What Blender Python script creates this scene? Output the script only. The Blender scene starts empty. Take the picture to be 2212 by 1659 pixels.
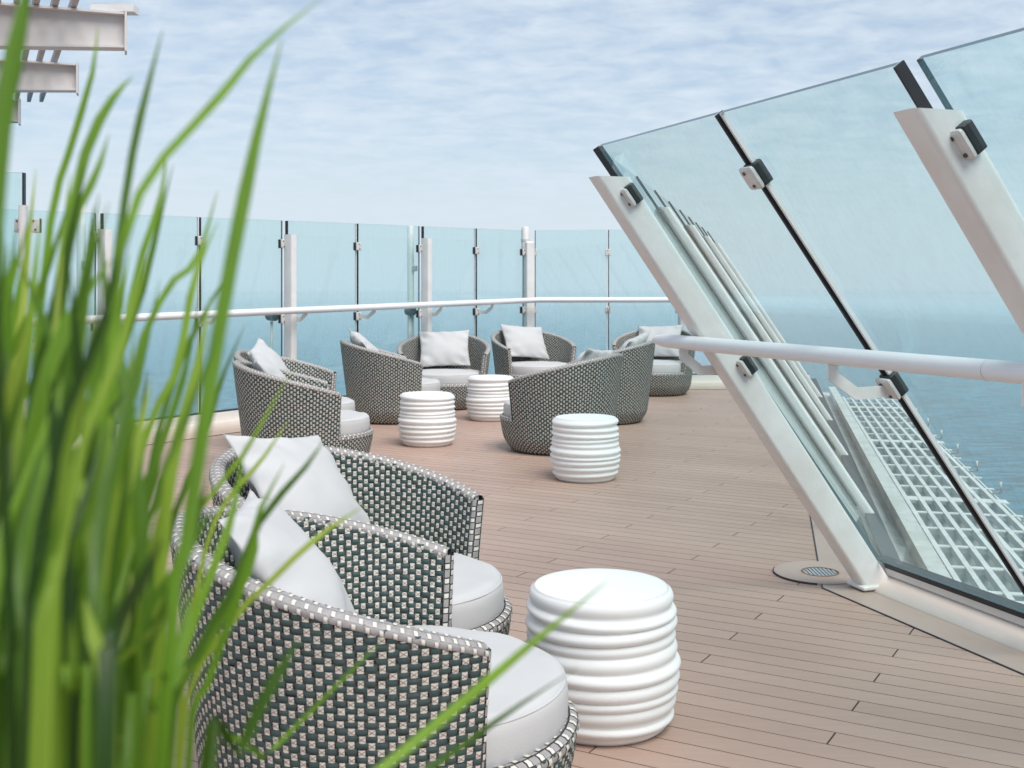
import bpy, bmesh, math, random
import numpy as np
from mathutils import Vector, Matrix, noise
R = math.radians
random.seed(7)
rng = np.random.default_rng(7)
sc = bpy.context.scene
C = sc.collection

# ------------------------------------------------------------------ camera, world, sun, exposure
H = 1.3
cam_d = bpy.data.cameras.new('camera')
cam = bpy.data.objects.new('camera', cam_d)
C.objects.link(cam)
cam.location = (0, 0, H)
cam.rotation_euler = (R(90), 0, 0)
cam_d.sensor_width = 36
cam_d.lens = 36 * 2500 / 2212
cam_d.shift_y = -223.5 / 2212
cam_d.clip_start = 0.05
cam_d.clip_end = 60000
cam_d.dof.use_dof = True
cam_d.dof.focus_distance = 4.0
cam_d.dof.aperture_fstop = 9.5
cam_d.dof.aperture_blades = 0
sc.camera = cam

SUN_EL, SUN_AZ = R(56), R(148)          # azimuth from +Y towards +X
world = bpy.data.worlds.new('World')
sc.world = world
world.use_nodes = True
wn, wl = world.node_tree.nodes, world.node_tree.links
wn.clear()


def wnode(t, **k):
    n = wn.new(t)
    for a, b in k.items():
        setattr(n, a, b)
    return n


wout = wnode('ShaderNodeOutputWorld')
wbg = wnode('ShaderNodeBackground')
wbg.inputs['Strength'].default_value = 0.10
sky = wnode('ShaderNodeTexSky', sky_type='NISHITA', sun_disc=False)
sky.sun_elevation = SUN_EL
sky.sun_rotation = SUN_AZ
sky.air_density = 1.0
sky.dust_density = 1.2
sky.ozone_density = 1.6
tc = wnode('ShaderNodeTexCoord')
sep = wnode('ShaderNodeSeparateXYZ')
wl.new(tc.outputs['Generated'], sep.inputs[0])
zc = wnode('ShaderNodeMath', operation='MAXIMUM')
zc.inputs[1].default_value = 0.0
wl.new(sep.outputs['Z'], zc.inputs[0])
za = wnode('ShaderNodeMath', operation='ADD')
za.inputs[1].default_value = 0.16
wl.new(zc.outputs[0], za.inputs[0])
dx = wnode('ShaderNodeMath', operation='DIVIDE')
dy = wnode('ShaderNodeMath', operation='DIVIDE')
wl.new(sep.outputs['X'], dx.inputs[0]); wl.new(za.outputs[0], dx.inputs[1])
wl.new(sep.outputs['Y'], dy.inputs[0]); wl.new(za.outputs[0], dy.inputs[1])
cmb = wnode('ShaderNodeCombineXYZ')
wl.new(dx.outputs[0], cmb.inputs[0]); wl.new(dy.outputs[0], cmb.inputs[1])
n1 = wnode('ShaderNodeTexNoise')
n1.inputs['Scale'].default_value = 7.5
n1.inputs['Detail'].default_value = 9
n1.inputs['Roughness'].default_value = 0.58
n1.inputs['Distortion'].default_value = 0.3
map1 = wnode('ShaderNodeMapping')
map1.inputs['Rotation'].default_value = (0, 0, R(12))
map1.inputs['Scale'].default_value = (1.0, 1.25, 1.0)
wl.new(cmb.outputs[0], map1.inputs[0]); wl.new(map1.outputs[0], n1.inputs['Vector'])
n2 = wnode('ShaderNodeTexNoise')
n2.inputs['Scale'].default_value = 1.6
n2.inputs['Detail'].default_value = 3
wl.new(map1.outputs[0], n2.inputs['Vector'])
mixn = wnode('ShaderNodeMath', operation='MULTIPLY_ADD')
mixn.inputs[1].default_value = 0.45
wl.new(n2.outputs['Fac'], mixn.inputs[0]); wl.new(n1.outputs['Fac'], mixn.inputs[2])
ramp = wnode('ShaderNodeMapRange')
ramp.inputs['From Min'].default_value = 0.52
ramp.inputs['From Max'].default_value = 0.92
ramp.inputs['To Min'].default_value = 0.40
ramp.inputs['To Max'].default_value = 0.98
wl.new(mixn.outputs[0], ramp.inputs['Value'])
cmix = wnode('ShaderNodeMix', data_type='RGBA')
hzn = wnode('ShaderNodeMapRange', interpolation_type='SMOOTHSTEP')      # haze thickens towards the horizon
hzn.inputs['From Min'].default_value = 0.0
hzn.inputs['From Max'].default_value = 0.13
hzn.inputs['To Min'].default_value = 1.0
hzn.inputs['To Max'].default_value = 0.0
wl.new(zc.outputs[0], hzn.inputs['Value'])
fmx = wnode('ShaderNodeMix', data_type='FLOAT')
wl.new(hzn.outputs['Result'], fmx.inputs['Factor'])
wl.new(ramp.outputs['Result'], fmx.inputs['A'])
fmx.inputs['B'].default_value = 0.96
wl.new(fmx.outputs['Result'], cmix.inputs['Factor'])
wl.new(sky.outputs[0], cmix.inputs['A'])
cmix.inputs['B'].default_value = (5.2, 5.95, 6.72, 1)     # thin bright veil of altocumulus
wl.new(cmix.outputs['Result'], wbg.inputs['Color'])
wl.new(wbg.outputs[0], wout.inputs[0])

sun_d = bpy.data.lights.new('sun', 'SUN')
sun_d.energy = 2.5
sun_d.angle = R(38)
sun_d.color = (1.0, 0.965, 0.92)
sun = bpy.data.objects.new('sun', sun_d)
C.objects.link(sun)
sv = Vector((math.sin(SUN_AZ) * math.cos(SUN_EL), math.cos(SUN_AZ) * math.cos(SUN_EL), math.sin(SUN_EL)))
sun.rotation_euler = sv.to_track_quat('Z', 'Y').to_euler()
sun.location = sv * 30

sc.view_settings.view_transform = 'Standard'
sc.view_settings.look = 'None'
sc.view_settings.gamma = 1
sc.view_settings.use_curve_mapping = False
sc.view_settings.exposure = 0.45
sc.render.engine = 'CYCLES'
sc.cycles.use_denoising = True
sc.cycles.max_bounces = 8
sc.cycles.diffuse_bounces = 3
sc.cycles.glossy_bounces = 3
sc.cycles.transparent_max_bounces = 24
sc.cycles.volume_bounces = 2
sc.cycles.caustics_reflective = False
sc.cycles.caustics_refractive = False


# ------------------------------------------------------------------ helpers
def P(u, v, Y):
    """point seen at (u, v) of the 2212 px view at depth Y: used only to read sizes off the photograph"""
    return Vector(((u - 1106) / 2500 * Y, Y, H - (v - 606) / 2500 * Y))


class MB:
    def __init__(s):
        s.v, s.f, s.m = [], [], []

    def add(s, vs, fs, mi=0):
        o = len(s.v)
        s.v += [tuple(p) for p in vs]
        s.f += [tuple(i + o for i in f) for f in fs]
        s.m += [mi] * len(fs)
        return s

    def box(s, c, ax, ay, az, mi=0):
        """box about c with half-extent vectors"""
        c, ax, ay, az = Vector(c), Vector(ax), Vector(ay), Vector(az)
        vs = [c + i * ax + j * ay + k * az for k in (-1, 1) for j in (-1, 1) for i in (-1, 1)]
        return s.add(vs, [(0, 2, 3, 1), (4, 5, 7, 6), (0, 1, 5, 4), (2, 6, 7, 3), (0, 4, 6, 2), (1, 3, 7, 5)], mi)

    def cbox(s, c, ax, ay, az, b, mi=0):
        """box with chamfered edges round the az axis and at both caps"""
        c, ax, ay, az = Vector(c), Vector(ax), Vector(ay), Vector(az)
        la, lb, lc = ax.length, ay.length, az.length
        ux, uy, uz = ax / la, ay / lb, az / lc
        b = min(b, la * .9, lb * .9, lc * .9)
        rings = []
        for (zz, ins) in ((-lc, b), (-lc + b, 0), (lc - b, 0), (lc, b)):
            a2, b2 = la - ins, lb - ins
            ring = []
            bb = b
            for (sx, sy, first) in ((1, 1, 0), (-1, 1, 1), (-1, -1, 0), (1, -1, 1)):
                n = 3
                arc = []
                for q in range(n + 1):
                    t = q / n * math.pi / 2
                    cx, cy = a2 - bb, b2 - bb
                    cx, cy = max(cx, 0), max(cy, 0)
                    arc.append((sx * (cx + min(bb, a2) * math.cos(t)), sy * (cy + min(bb, b2) * math.sin(t))))
                if first:
                    arc.reverse()
                ring += arc
            rings.append([c + ux * p[0] + uy * p[1] + uz * zz for p in ring])
        n = len(rings[0])
        vs = [p for r in rings for p in r]
        fs = []
        for k in range(3):
            for i in range(n):
                j = (i + 1) % n
                fs.append((k * n + i, k * n + j, (k + 1) * n + j, (k + 1) * n + i))
        fs.append(tuple(range(n - 1, -1, -1)))
        fs.append(tuple(3 * n + i for i in range(n)))
        return s.add(vs, fs, mi)

    def tube(s, pts, r, n=10, ry=None, caps=True, up=(0, 0, 1), mi=0):
        pts = [Vector(p) for p in pts]
        rr = r if isinstance(r, (list, tuple)) else [r] * len(pts)
        vs, fs = [], []
        for i, p in enumerate(pts):
            a = pts[max(i - 1, 0)]; b = pts[min(i + 1, len(pts) - 1)]
            t = (b - a).normalized()
            u = Vector(up)
            if abs(u.dot(t)) > .98:
                u = Vector((1, 0, 0))
            side = t.cross(u).normalized(); u2 = side.cross(t).normalized()
            k = (ry / r) if ry and not isinstance(r, (list, tuple)) else (ry if ry else 1)
            for q in range(n):
                an = 2 * math.pi * q / n
                vs.append(p + side * math.cos(an) * rr[i] + u2 * math.sin(an) * rr[i] * k)
        for i in range(len(pts) - 1):
            for q in range(n):
                w = (q + 1) % n
                fs.append((i * n + q, i * n + w, (i + 1) * n + w, (i + 1) * n + q))
        if caps:
            fs.append(tuple(range(n - 1, -1, -1)))
            fs.append(tuple((len(pts) - 1) * n + q for q in range(n)))
        return s.add(vs, fs, mi)

    def prism(s, poly, offset, mi=0):
        """poly: list of 3D points (planar), extruded by vector offset"""
        o = Vector(offset)
        a = [Vector(p) for p in poly]
        n = len(a)
        vs = a + [p + o for p in a]
        fs = [tuple(range(n - 1, -1, -1)), tuple(range(n, 2 * n))]
        for i in range(n):
            j = (i + 1) % n
            fs.append((i, j, n + j, n + i))
        return s.add(vs, fs, mi)

    def lathe(s, prof, n=48, mi=0, capb=True, capt=True):
        vs, fs = [], []
        for (r, z) in prof:
            for q in range(n):
                a = 2 * math.pi * q / n
                vs.append((r * math.cos(a), r * math.sin(a), z))
        for i in range(len(prof) - 1):
            for q in range(n):
                w = (q + 1) % n
                fs.append((i * n + q, i * n + w, (i + 1) * n + w, (i + 1) * n + q))
        if capb:
            fs.append(tuple(range(n - 1, -1, -1)))
        if capt:
            fs.append(tuple((len(prof) - 1) * n + q for q in range(n)))
        return s.add(vs, fs, mi)

    def mesh(s, name, mats, smooth=False, angle=None):
        me = bpy.data.meshes.new(name)
        me.from_pydata(s.v, [], s.f)
        for m in (mats if isinstance(mats, (list, tuple)) else [mats]):
            me.materials.append(m)
        if len(set(s.m)) > 1:
            me.polygons.foreach_set('material_index', s.m)
        me.update()
        if smooth or angle:
            me.polygons.foreach_set('use_smooth', [True] * len(me.polygons))
            if angle:
                try:
                    me.set_sharp_from_angle(angle=R(angle))
                except Exception:
                    pass
        return me

    def build(s, name, mats, parent=None, smooth=False, angle=None):
        return link(name, s.mesh(name, mats, smooth, angle), parent)


def link(name, me, parent=None, loc=None, rot=None):
    o = bpy.data.objects.new(name, me)
    C.objects.link(o)
    if parent is not None:
        o.parent = parent
    if loc is not None:
        o.location = loc
    if rot is not None:
        o.rotation_euler = rot
    return o


def tag(o, label=None, cat=None, group=None, kind=None):
    if label: o['label'] = label
    if cat: o['category'] = cat
    if group: o['group'] = group
    if kind: o['kind'] = kind
    return o


def empty(name, loc=(0, 0, 0), rz=0, **k):
    o = link(name, None, None, loc, (0, 0, rz))
    o.empty_display_size = .1
    return tag(o, **k)


# ------------------------------------------------------------------ materials
def mat(name, col, rough=.5, var=0, vscale=8, bump=0, bscale=60, spec=.5, metallic=0, col2=None, coat=0, stretch=None):
    m = bpy.data.materials.new(name)
    m.use_nodes = True
    nt = m.node_tree
    b = nt.nodes['Principled BSDF']
    b.inputs['Base Color'].default_value = (*col, 1)
    b.inputs['Roughness'].default_value = rough
    b.inputs['Metallic'].default_value = metallic
    b.inputs['Specular IOR Level'].default_value = spec
    b.inputs['Coat Weight'].default_value = coat
    t = nt.nodes.new('ShaderNodeTexCoord')
    mp = nt.nodes.new('ShaderNodeMapping')
    nt.links.new(t.outputs['Object'], mp.inputs[0])
    if stretch:
        mp.inputs['Scale'].default_value = stretch
    if var:
        n = nt.nodes.new('ShaderNodeTexNoise')
        n.inputs['Scale'].default_value = vscale
        n.inputs['Detail'].default_value = 6
        n.inputs['Roughness'].default_value = .6
        nt.links.new(mp.outputs[0], n.inputs['Vector'])
        mr = nt.nodes.new('ShaderNodeMapRange')
        mr.inputs['From Min'].default_value = .3
        mr.inputs['From Max'].default_value = .7
        nt.links.new(n.outputs['Fac'], mr.inputs['Value'])
        mx = nt.nodes.new('ShaderNodeMix')
        mx.data_type = 'RGBA'
        c2 = col2 or tuple(max(0, c * (1 - var)) for c in col)
        mx.inputs['A'].default_value = (*col, 1)
        mx.inputs['B'].default_value = (*c2, 1)
        nt.links.new(mr.outputs[0], mx.inputs['Factor'])
        nt.links.new(mx.outputs['Result'], b.inputs['Base Color'])
    if bump:
        n = nt.nodes.new('ShaderNodeTexNoise')
        n.inputs['Scale'].default_value = bscale
        n.inputs['Detail'].default_value = 4
        nt.links.new(mp.outputs[0], n.inputs['Vector'])
        bp = nt.nodes.new('ShaderNodeBump')
        bp.inputs['Strength'].default_value = bump
        bp.inputs['Distance'].default_value = .01
        nt.links.new(n.outputs['Fac'], bp.inputs['Height'])
        nt.links.new(bp.outputs[0], b.inputs['Normal'])
    return m


M = {}
M['paint'] = mat('white_paint', (.80, .785, .77), .32, .08, 5, .10, 35, col2=(.70, .665, .63))
M['paint_rail'] = mat('rail_paint', (.80, .785, .79), .30, .04, 2, .03, 30)
M['kerb'] = mat('kerb_paint', (.72, .64, .57), .4, .10, 2.5, .04, 30)
M['kerb_white'] = mat('kerb_white', (.80, .78, .75), .4, .08, 4, .03, 30)
M['outer'] = mat('weathered_white', (.70, .715, .69), .5, .22, 5, .08, 30, col2=(.50, .51, .47))
M['black'] = mat('black_rubber', (.012, .014, .017), .42, .2, 20)
M['clamp'] = mat('clamp_steel', (.68, .655, .63), .38, .22, 22, .15, 60)
M['bolt'] = mat('bolt_dark', (.10, .10, .10), .4, metallic=.6)
M['stool'] = mat('white_plastic', (.79, .782, .768), .62, .02, 3, .03, 120, spec=.4)
M['stool'].node_tree.nodes['Principled BSDF'].inputs['Subsurface Weight'].default_value = .55
M['stool'].node_tree.nodes['Principled BSDF'].inputs['Subsurface Radius'].default_value = (1, 1, .95)
M['stool'].node_tree.nodes['Principled BSDF'].inputs['Subsurface Scale'].default_value = .045
M['fabric'] = mat('grey_fabric', (.555, .548, .545), .9, .06, 6, .18, 420, spec=.2)
M['weave_dark'] = mat('weave_green', (.032, .058, .057), .5, .35, 60, col2=(.050, .082, .080), spec=.35)
M['weave_cream'] = mat('weave_cream', (.72, .68, .61), .55, .16, 60)
M['thread'] = mat('weave_thread', (.16, .115, .10), .7)
M['weave_grey'] = mat('weave_grey', (.37, .345, .34), .5, .25, 60)
M['backing'] = mat('weave_backing', (.022, .027, .028), .8)
M['caulk'] = mat('caulk', (.035, .034, .045), .6)
M['beam'] = mat('beam_paint', (.72, .685, .67), .5, .22, 3, .05, 20, col2=(.58, .54, .525))
M['slat'] = mat('slat_paint', (.46, .42, .41), .55, .15, 4)
M['soil'] = mat('soil', (.04, .03, .02), .95, .4, 20, .6, 40)
M['planter'] = mat('planter_white', (.7, .7, .69), .5, .1, 4)
M['grate_metal'] = mat('grate_metal', (.55, .56, .57), .35, .2, 20, metallic=.4)
M['rust'] = mat('rusty_brown', (.30, .21, .13), .8, .5, 18, col2=(.14, .09, .06))
M['lampbody'] = mat('lamp_grey', (.12, .15, .16), .35, metallic=.2)
M['white_dirty'] = mat('grating_white', (.76, .78, .775), .45, .16, 7, .05, 30, col2=(.60, .61, .58))


def plank_mat():
    m = bpy.data.materials.new('teak_plank')
    m.use_nodes = True
    nt = m.node_tree
    N, L = nt.nodes, nt.links
    b = N['Principled BSDF']
    b.inputs['Roughness'].default_value = .44
    b.inputs['Specular IOR Level'].default_value = .4
    g = N.new('ShaderNodeNewGeometry')
    oi = N.new('ShaderNodeObjectInfo')
    at = N.new('ShaderNodeAttribute')
    at.attribute_name = 'plank_random'
    mp = N.new('ShaderNodeMapping')
    mp.inputs['Rotation'].default_value = (0, 0, R(29.8))
    mp.inputs['Scale'].default_value = (2.2, 26, 1)
    L.new(g.outputs['Position'], mp.inputs[0])
    gn = N.new('ShaderNodeTexNoise')
    gn.inputs['Scale'].default_value = 2.2
    gn.inputs['Detail'].default_value = 7
    gn.inputs['Roughness'].default_value = .62
    L.new(mp.outputs[0], gn.inputs['Vector'])
    big = N.new('ShaderNodeTexNoise')
    big.inputs['Scale'].default_value = 1.1
    big.inputs['Detail'].default_value = 5
    L.new(g.outputs['Position'], big.inputs['Vector'])
    a = N.new('ShaderNodeMath'); a.operation = 'MULTIPLY_ADD'
    a.inputs[1].default_value = .40
    L.new(gn.outputs['Fac'], a.inputs[0])
    b2 = N.new('ShaderNodeMath'); b2.operation = 'MULTIPLY_ADD'
    b2.inputs[1].default_value = .55
    L.new(big.outputs['Fac'], b2.inputs[0])
    r3 = N.new('ShaderNodeMath'); r3.operation = 'MULTIPLY'
    r3.inputs[1].default_value = .17
    L.new(at.outputs['Fac'], r3.inputs[0])
    L.new(r3.outputs[0], b2.inputs[2])
    L.new(b2.outputs[0], a.inputs[2])
    cr = N.new('ShaderNodeValToRGB')
    cr.color_ramp.elements[0].position = .30
    cr.color_ramp.elements[0].color = (.385, .258, .203, 1)
    cr.color_ramp.elements[1].position = .80
    cr.color_ramp.elements[1].color = (.492, .342, .275, 1)
    L.new(a.outputs[0], cr.inputs[0])
    L.new(cr.outputs[0], b.inputs['Base Color'])
    rr = N.new('ShaderNodeMapRange')
    rr.inputs['To Min'].default_value = .40
    rr.inputs['To Max'].default_value = .62
    L.new(big.outputs['Fac'], rr.inputs['Value'])
    L.new(rr.outputs[0], b.inputs['Roughness'])
    bp = N.new('ShaderNodeBump')
    bp.inputs['Strength'].default_value = .12
    bp.inputs['Distance'].default_value = .004
    L.new(gn.outputs['Fac'], bp.inputs['Height'])
    L.new(bp.outputs[0], b.inputs['Normal'])
    return m


M['plank'] = plank_mat()
M['margin'] = mat('margin_resin', (.47, .355, .295), .42, .10, 3, .03, 60)


def glass_mat():
    m = bpy.data.materials.new('tinted_glass')
    m.use_nodes = True
    nt = m.node_tree
    N, L = nt.nodes, nt.links
    N.remove(N['Principled BSDF'])
    out = N['Material Output']
    tr = N.new('ShaderNodeBsdfTransparent')
    tr.inputs[0].default_value = (.880, .955, .950, 1)
    gl = N.new('ShaderNodeBsdfGlossy')
    gl.inputs['Roughness'].default_value = .02
    gl.inputs['Color'].default_value = (.93, 1, 1, 1)
    g = N.new('ShaderNodeNewGeometry')
    dt = N.new('ShaderNodeVectorMath'); dt.operation = 'DOT_PRODUCT'
    L.new(g.outputs['Incoming'], dt.inputs[0]); L.new(g.outputs['Normal'], dt.inputs[1])
    ab = N.new('ShaderNodeMath'); ab.operation = 'ABSOLUTE'
    L.new(dt.outputs['Value'], ab.inputs[0])
    iv = N.new('ShaderNodeMath'); iv.operation = 'SUBTRACT'; iv.inputs[0].default_value = 1; iv.use_clamp = True
    L.new(ab.outputs[0], iv.inputs[1])
    pw = N.new('ShaderNodeMath'); pw.operation = 'POWER'; pw.inputs[1].default_value = 5
    L.new(iv.outputs[0], pw.inputs[0])
    fr = N.new('ShaderNodeMath'); fr.operation = 'MULTIPLY_ADD'; fr.inputs[1].default_value = .96; fr.inputs[2].default_value = .036
    L.new(pw.outputs[0], fr.inputs[0])
    mx = N.new('ShaderNodeMixShader')
    L.new(fr.outputs[0], mx.inputs[0]); L.new(tr.outputs[0], mx.inputs[1]); L.new(gl.outputs[0], mx.inputs[2])
    # thin film of dried salt: faint runs and spots
    mp = N.new('ShaderNodeMapping'); mp.inputs['Scale'].default_value = (7, 7, .9)
    L.new(g.outputs['Position'], mp.inputs[0])
    sn = N.new('ShaderNodeTexNoise'); sn.inputs['Scale'].default_value = 3.0; sn.inputs['Detail'].default_value = 8; sn.inputs['Roughness'].default_value = .7
    L.new(mp.outputs[0], sn.inputs['Vector'])
    sr = N.new('ShaderNodeMapRange'); sr.inputs['From Min'].default_value = .45; sr.inputs['From Max'].default_value = .8
    sr.inputs['To Min'].default_value = .0; sr.inputs['To Max'].default_value = .07
    L.new(sn.outputs['Fac'], sr.inputs['Value'])
    df = N.new('ShaderNodeBsdfDiffuse'); df.inputs['Color'].default_value = (.8, .82, .82, 1)
    m2 = N.new('ShaderNodeMixShader')
    L.new(sr.outputs[0], m2.inputs[0]); L.new(mx.outputs[0], m2.inputs[1]); L.new(df.outputs[0], m2.inputs[2])
    L.new(m2.outputs[0], out.inputs[0])
    return m


M['glass'] = glass_mat()
M['glass_edge'] = mat('glass_edge', (.03, .085, .11), .2, coat=.3)


def sea_mat():
    m = bpy.data.materials.new('sea_water')
    m.use_nodes = True
    nt = m.node_tree
    N, L = nt.nodes, nt.links
    b = N['Principled BSDF']
    b.inputs['Roughness'].default_value = .10
    b.inputs['IOR'].default_value = 1.33
    g = N.new('ShaderNodeNewGeometry')
    pn = N.new('ShaderNodeTexNoise')
    pn.inputs['Scale'].default_value = .004
    pn.inputs['Detail'].default_value = 4
    L.new(g.outputs['Position'], pn.inputs['Vector'])
    mx = N.new('ShaderNodeMix'); mx.data_type = 'RGBA'
    mx.inputs['A'].default_value = (.026, .165, .245, 1)
    mx.inputs['B'].default_value = (.042, .205, .290, 1)
    L.new(pn.outputs['Fac'], mx.inputs['Factor'])
    mp = N.new('ShaderNodeMapping')
    mp.inputs['Rotation'].default_value = (0, 0, R(25))
    mp.inputs['Scale'].default_value = (.55, 1.3, 1)
    L.new(g.outputs['Position'], mp.inputs[0])
    w1 = N.new('ShaderNodeTexNoise')
    w1.inputs['Scale'].default_value = .22
    w1.inputs['Detail'].default_value = 8
    w1.inputs['Roughness'].default_value = .62
    w1.inputs['Distortion'].default_value = .4
    L.new(mp.outputs[0], w1.inputs['Vector'])
    cr = N.new('ShaderNodeMapRange')            # ripple light and shade painted into the colour: crests lighter, troughs darker
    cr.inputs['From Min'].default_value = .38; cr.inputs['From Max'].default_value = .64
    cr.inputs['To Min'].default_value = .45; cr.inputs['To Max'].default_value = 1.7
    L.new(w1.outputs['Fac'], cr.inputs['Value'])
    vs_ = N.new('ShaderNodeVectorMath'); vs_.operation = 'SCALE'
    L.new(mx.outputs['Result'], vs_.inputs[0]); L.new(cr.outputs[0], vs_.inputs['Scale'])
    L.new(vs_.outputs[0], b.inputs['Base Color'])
    w2 = N.new('ShaderNodeTexNoise')
    w2.inputs['Scale'].default_value = .045
    w2.inputs['Detail'].default_value = 3
    L.new(mp.outputs[0], w2.inputs['Vector'])
    b1 = N.new('ShaderNodeBump'); b1.inputs['Strength'].default_value = 1
    b1.inputs['Distance'].default_value = 3.0
    L.new(w1.outputs['Fac'], b1.inputs['Height'])
    b2 = N.new('ShaderNodeBump'); b2.inputs['Strength'].default_value = .7
    b2.inputs['Distance'].default_value = 1.6
    L.new(w2.outputs['Fac'], b2.inputs['Height'])
    L.new(b1.outputs[0], b2.inputs['Normal'])
    L.new(b2.outputs[0], b.inputs['Normal'])
    return m


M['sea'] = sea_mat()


def blade_mat():
    m = bpy.data.materials.new('grass_blade')
    m.use_nodes = True
    nt = m.node_tree
    N, L = nt.nodes, nt.links
    N.remove(N['Principled BSDF'])
    out = N['Material Output']
    oi = N.new('ShaderNodeObjectInfo')
    cr = N.new('ShaderNodeValToRGB')
    e = cr.color_ramp.elements
    e[0].position = 0; e[0].color = (.028, .070, .009, 1)
    e[1].position = 1; e[1].color = (.36, .46, .06, 1)
    k = e.new(.45); k.color = (.130, .265, .018, 1)
    k = e.new(.75); k.color = (.225, .40, .028, 1)
    L.new(oi.outputs['Random'], cr.inputs[0])
    t = N.new('ShaderNodeTexCoord')
    mp = N.new('ShaderNodeMapping')
    mp.inputs['Scale'].default_value = (160, 160, 6)
    L.new(t.outputs['Object'], mp.inputs[0])
    n = N.new('ShaderNodeTexNoise')
    n.inputs['Scale'].default_value = 1
    L.new(mp.outputs[0], n.inputs['Vector'])
    hv = N.new('ShaderNodeMapRange')
    hv.inputs['To Min'].default_value = .75; hv.inputs['To Max'].default_value = 1.2
    L.new(n.outputs['Fac'], hv.inputs['Value'])
    mm = N.new('ShaderNodeVectorMath'); mm.operation = 'SCALE'
    L.new(cr.outputs[0], mm.inputs[0]); L.new(hv.outputs[0], mm.inputs['Scale'])
    d = N.new('ShaderNodeBsdfPrincipled')
    d.inputs['Roughness'].default_value = .45
    L.new(mm.outputs[0], d.inputs['Base Color'])
    tl = N.new('ShaderNodeBsdfTranslucent')
    L.new(mm.outputs[0], tl.inputs['Color'])
    mx = N.new('ShaderNodeMixShader'); mx.inputs[0].default_value = .42
    L.new(d.outputs[0], mx.inputs[1]); L.new(tl.outputs[0], mx.inputs[2])
    L.new(mx.outputs[0], out.inputs[0])
    return m


M['blade'] = blade_mat()

# ------------------------------------------------------------------ plan of the deck (metres)
T1 = Vector((-.330, .944, 0)).normalized()      # near leaning screen, walking away from the camera
T2 = Vector((.218, .976, 0)).normalized()       # far leaning screen
CNR = Vector((1.565, 4.90, 0))                  # corner with the big leaning post
BK = Vector((.19, 13.96, 0))                    # corner of the back screens
TL = Vector((-.572, -.82, 0)).normalized()      # left screen, walking towards the camera
s2 = (14.06 - CNR.y) / T2.y
EC = CNR + T2 * s2                              # far right corner
TB = (BK - EC).normalized()
P_NEAR = CNR - T1 * 7.4
P_LEFT = BK + TL * 18.5
PATH = [P_NEAR, CNR, EC, BK, P_LEFT]


def lnorm(t):
    return Vector((-t.y, t.x, 0))


def offset_path(path, d):
    """parallel polyline, d metres to the left (inward)"""
    out = []
    for i, p in enumerate(path):
        if i == 0:
            out.append(p + lnorm((path[1] - p).normalized()) * d)
        elif i == len(path) - 1:
            out.append(p + lnorm((p - path[i - 1]).normalized()) * d)
        else:
            a = lnorm((p - path[i - 1]).normalized()); b = lnorm((path[i + 1] - p).normalized())
            m = (a + b) / (1 + a.dot(b))
            out.append(p + m * d)
    return out


def sweep(path, prof, closed=True):
    """profile of (inward, z) swept along a plan polyline with mitred corners"""
    mb = MB()
    rows = [offset_path(path, d) for d, z in prof]
    n, k = len(path), len(prof)
    vs = [Vector((rows[j][i].x, rows[j][i].y, prof[j][1])) for i in range(n) for j in range(k)]
    fs = []
    for i in range(n - 1):
        for j in range(k if closed else k - 1):
            j2 = (j + 1) % k
            fs.append((i * k + j, i * k + j2, (i + 1) * k + j2, (i + 1) * k + j))
    if closed:
        fs.append(tuple(range(k - 1, -1, -1)))
        fs.append(tuple((n - 1) * k + j for j in range(k)))
    mb.add(vs, fs)
    return mb


# ------------------------------------------------------------------ sea
SEA_Z = -42
mb = MB()
S = 14000
mb.add([(-S, -3500, SEA_Z), (S, -3500, SEA_Z), (S, S, SEA_Z), (-S, S, SEA_Z)], [(0, 1, 2, 3)])
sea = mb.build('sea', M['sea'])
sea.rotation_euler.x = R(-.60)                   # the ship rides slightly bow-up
tag(sea, 'calm hazy blue sea all round the ship', None, kind='structure')

# ------------------------------------------------------------------ deck and its planks
dpoly = offset_path(PATH, -.12)
mb = MB()
mb.prism([Vector((p.x, p.y, -.004)) for p in reversed(dpoly)], (0, 0, -.5))
deck = tag(mb.build('deck', [M['caulk']]), 'teak planked ship deck with dark caulk lines', None, kind='structure')

PD = Vector((.868, -.497, 0)).normalized()      # plank direction
PN = Vector((.497, .868, 0)).normalized()
PW, PL, GAP = .0965, 1.66, .0055


def clip(poly, a, nrm):
    """keep the side of the line through a where nrm points"""
    out = []
    for i in range(len(poly)):
        p, q = poly[i], poly[(i + 1) % len(poly)]
        dp, dq = (p - a).dot(nrm), (q - a).dot(nrm)
        if dp >= 0: out.append(p)
        if dp * dq < 0: out.append(p + (q - p) * (dp / (dp - dq)))
    return out


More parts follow.
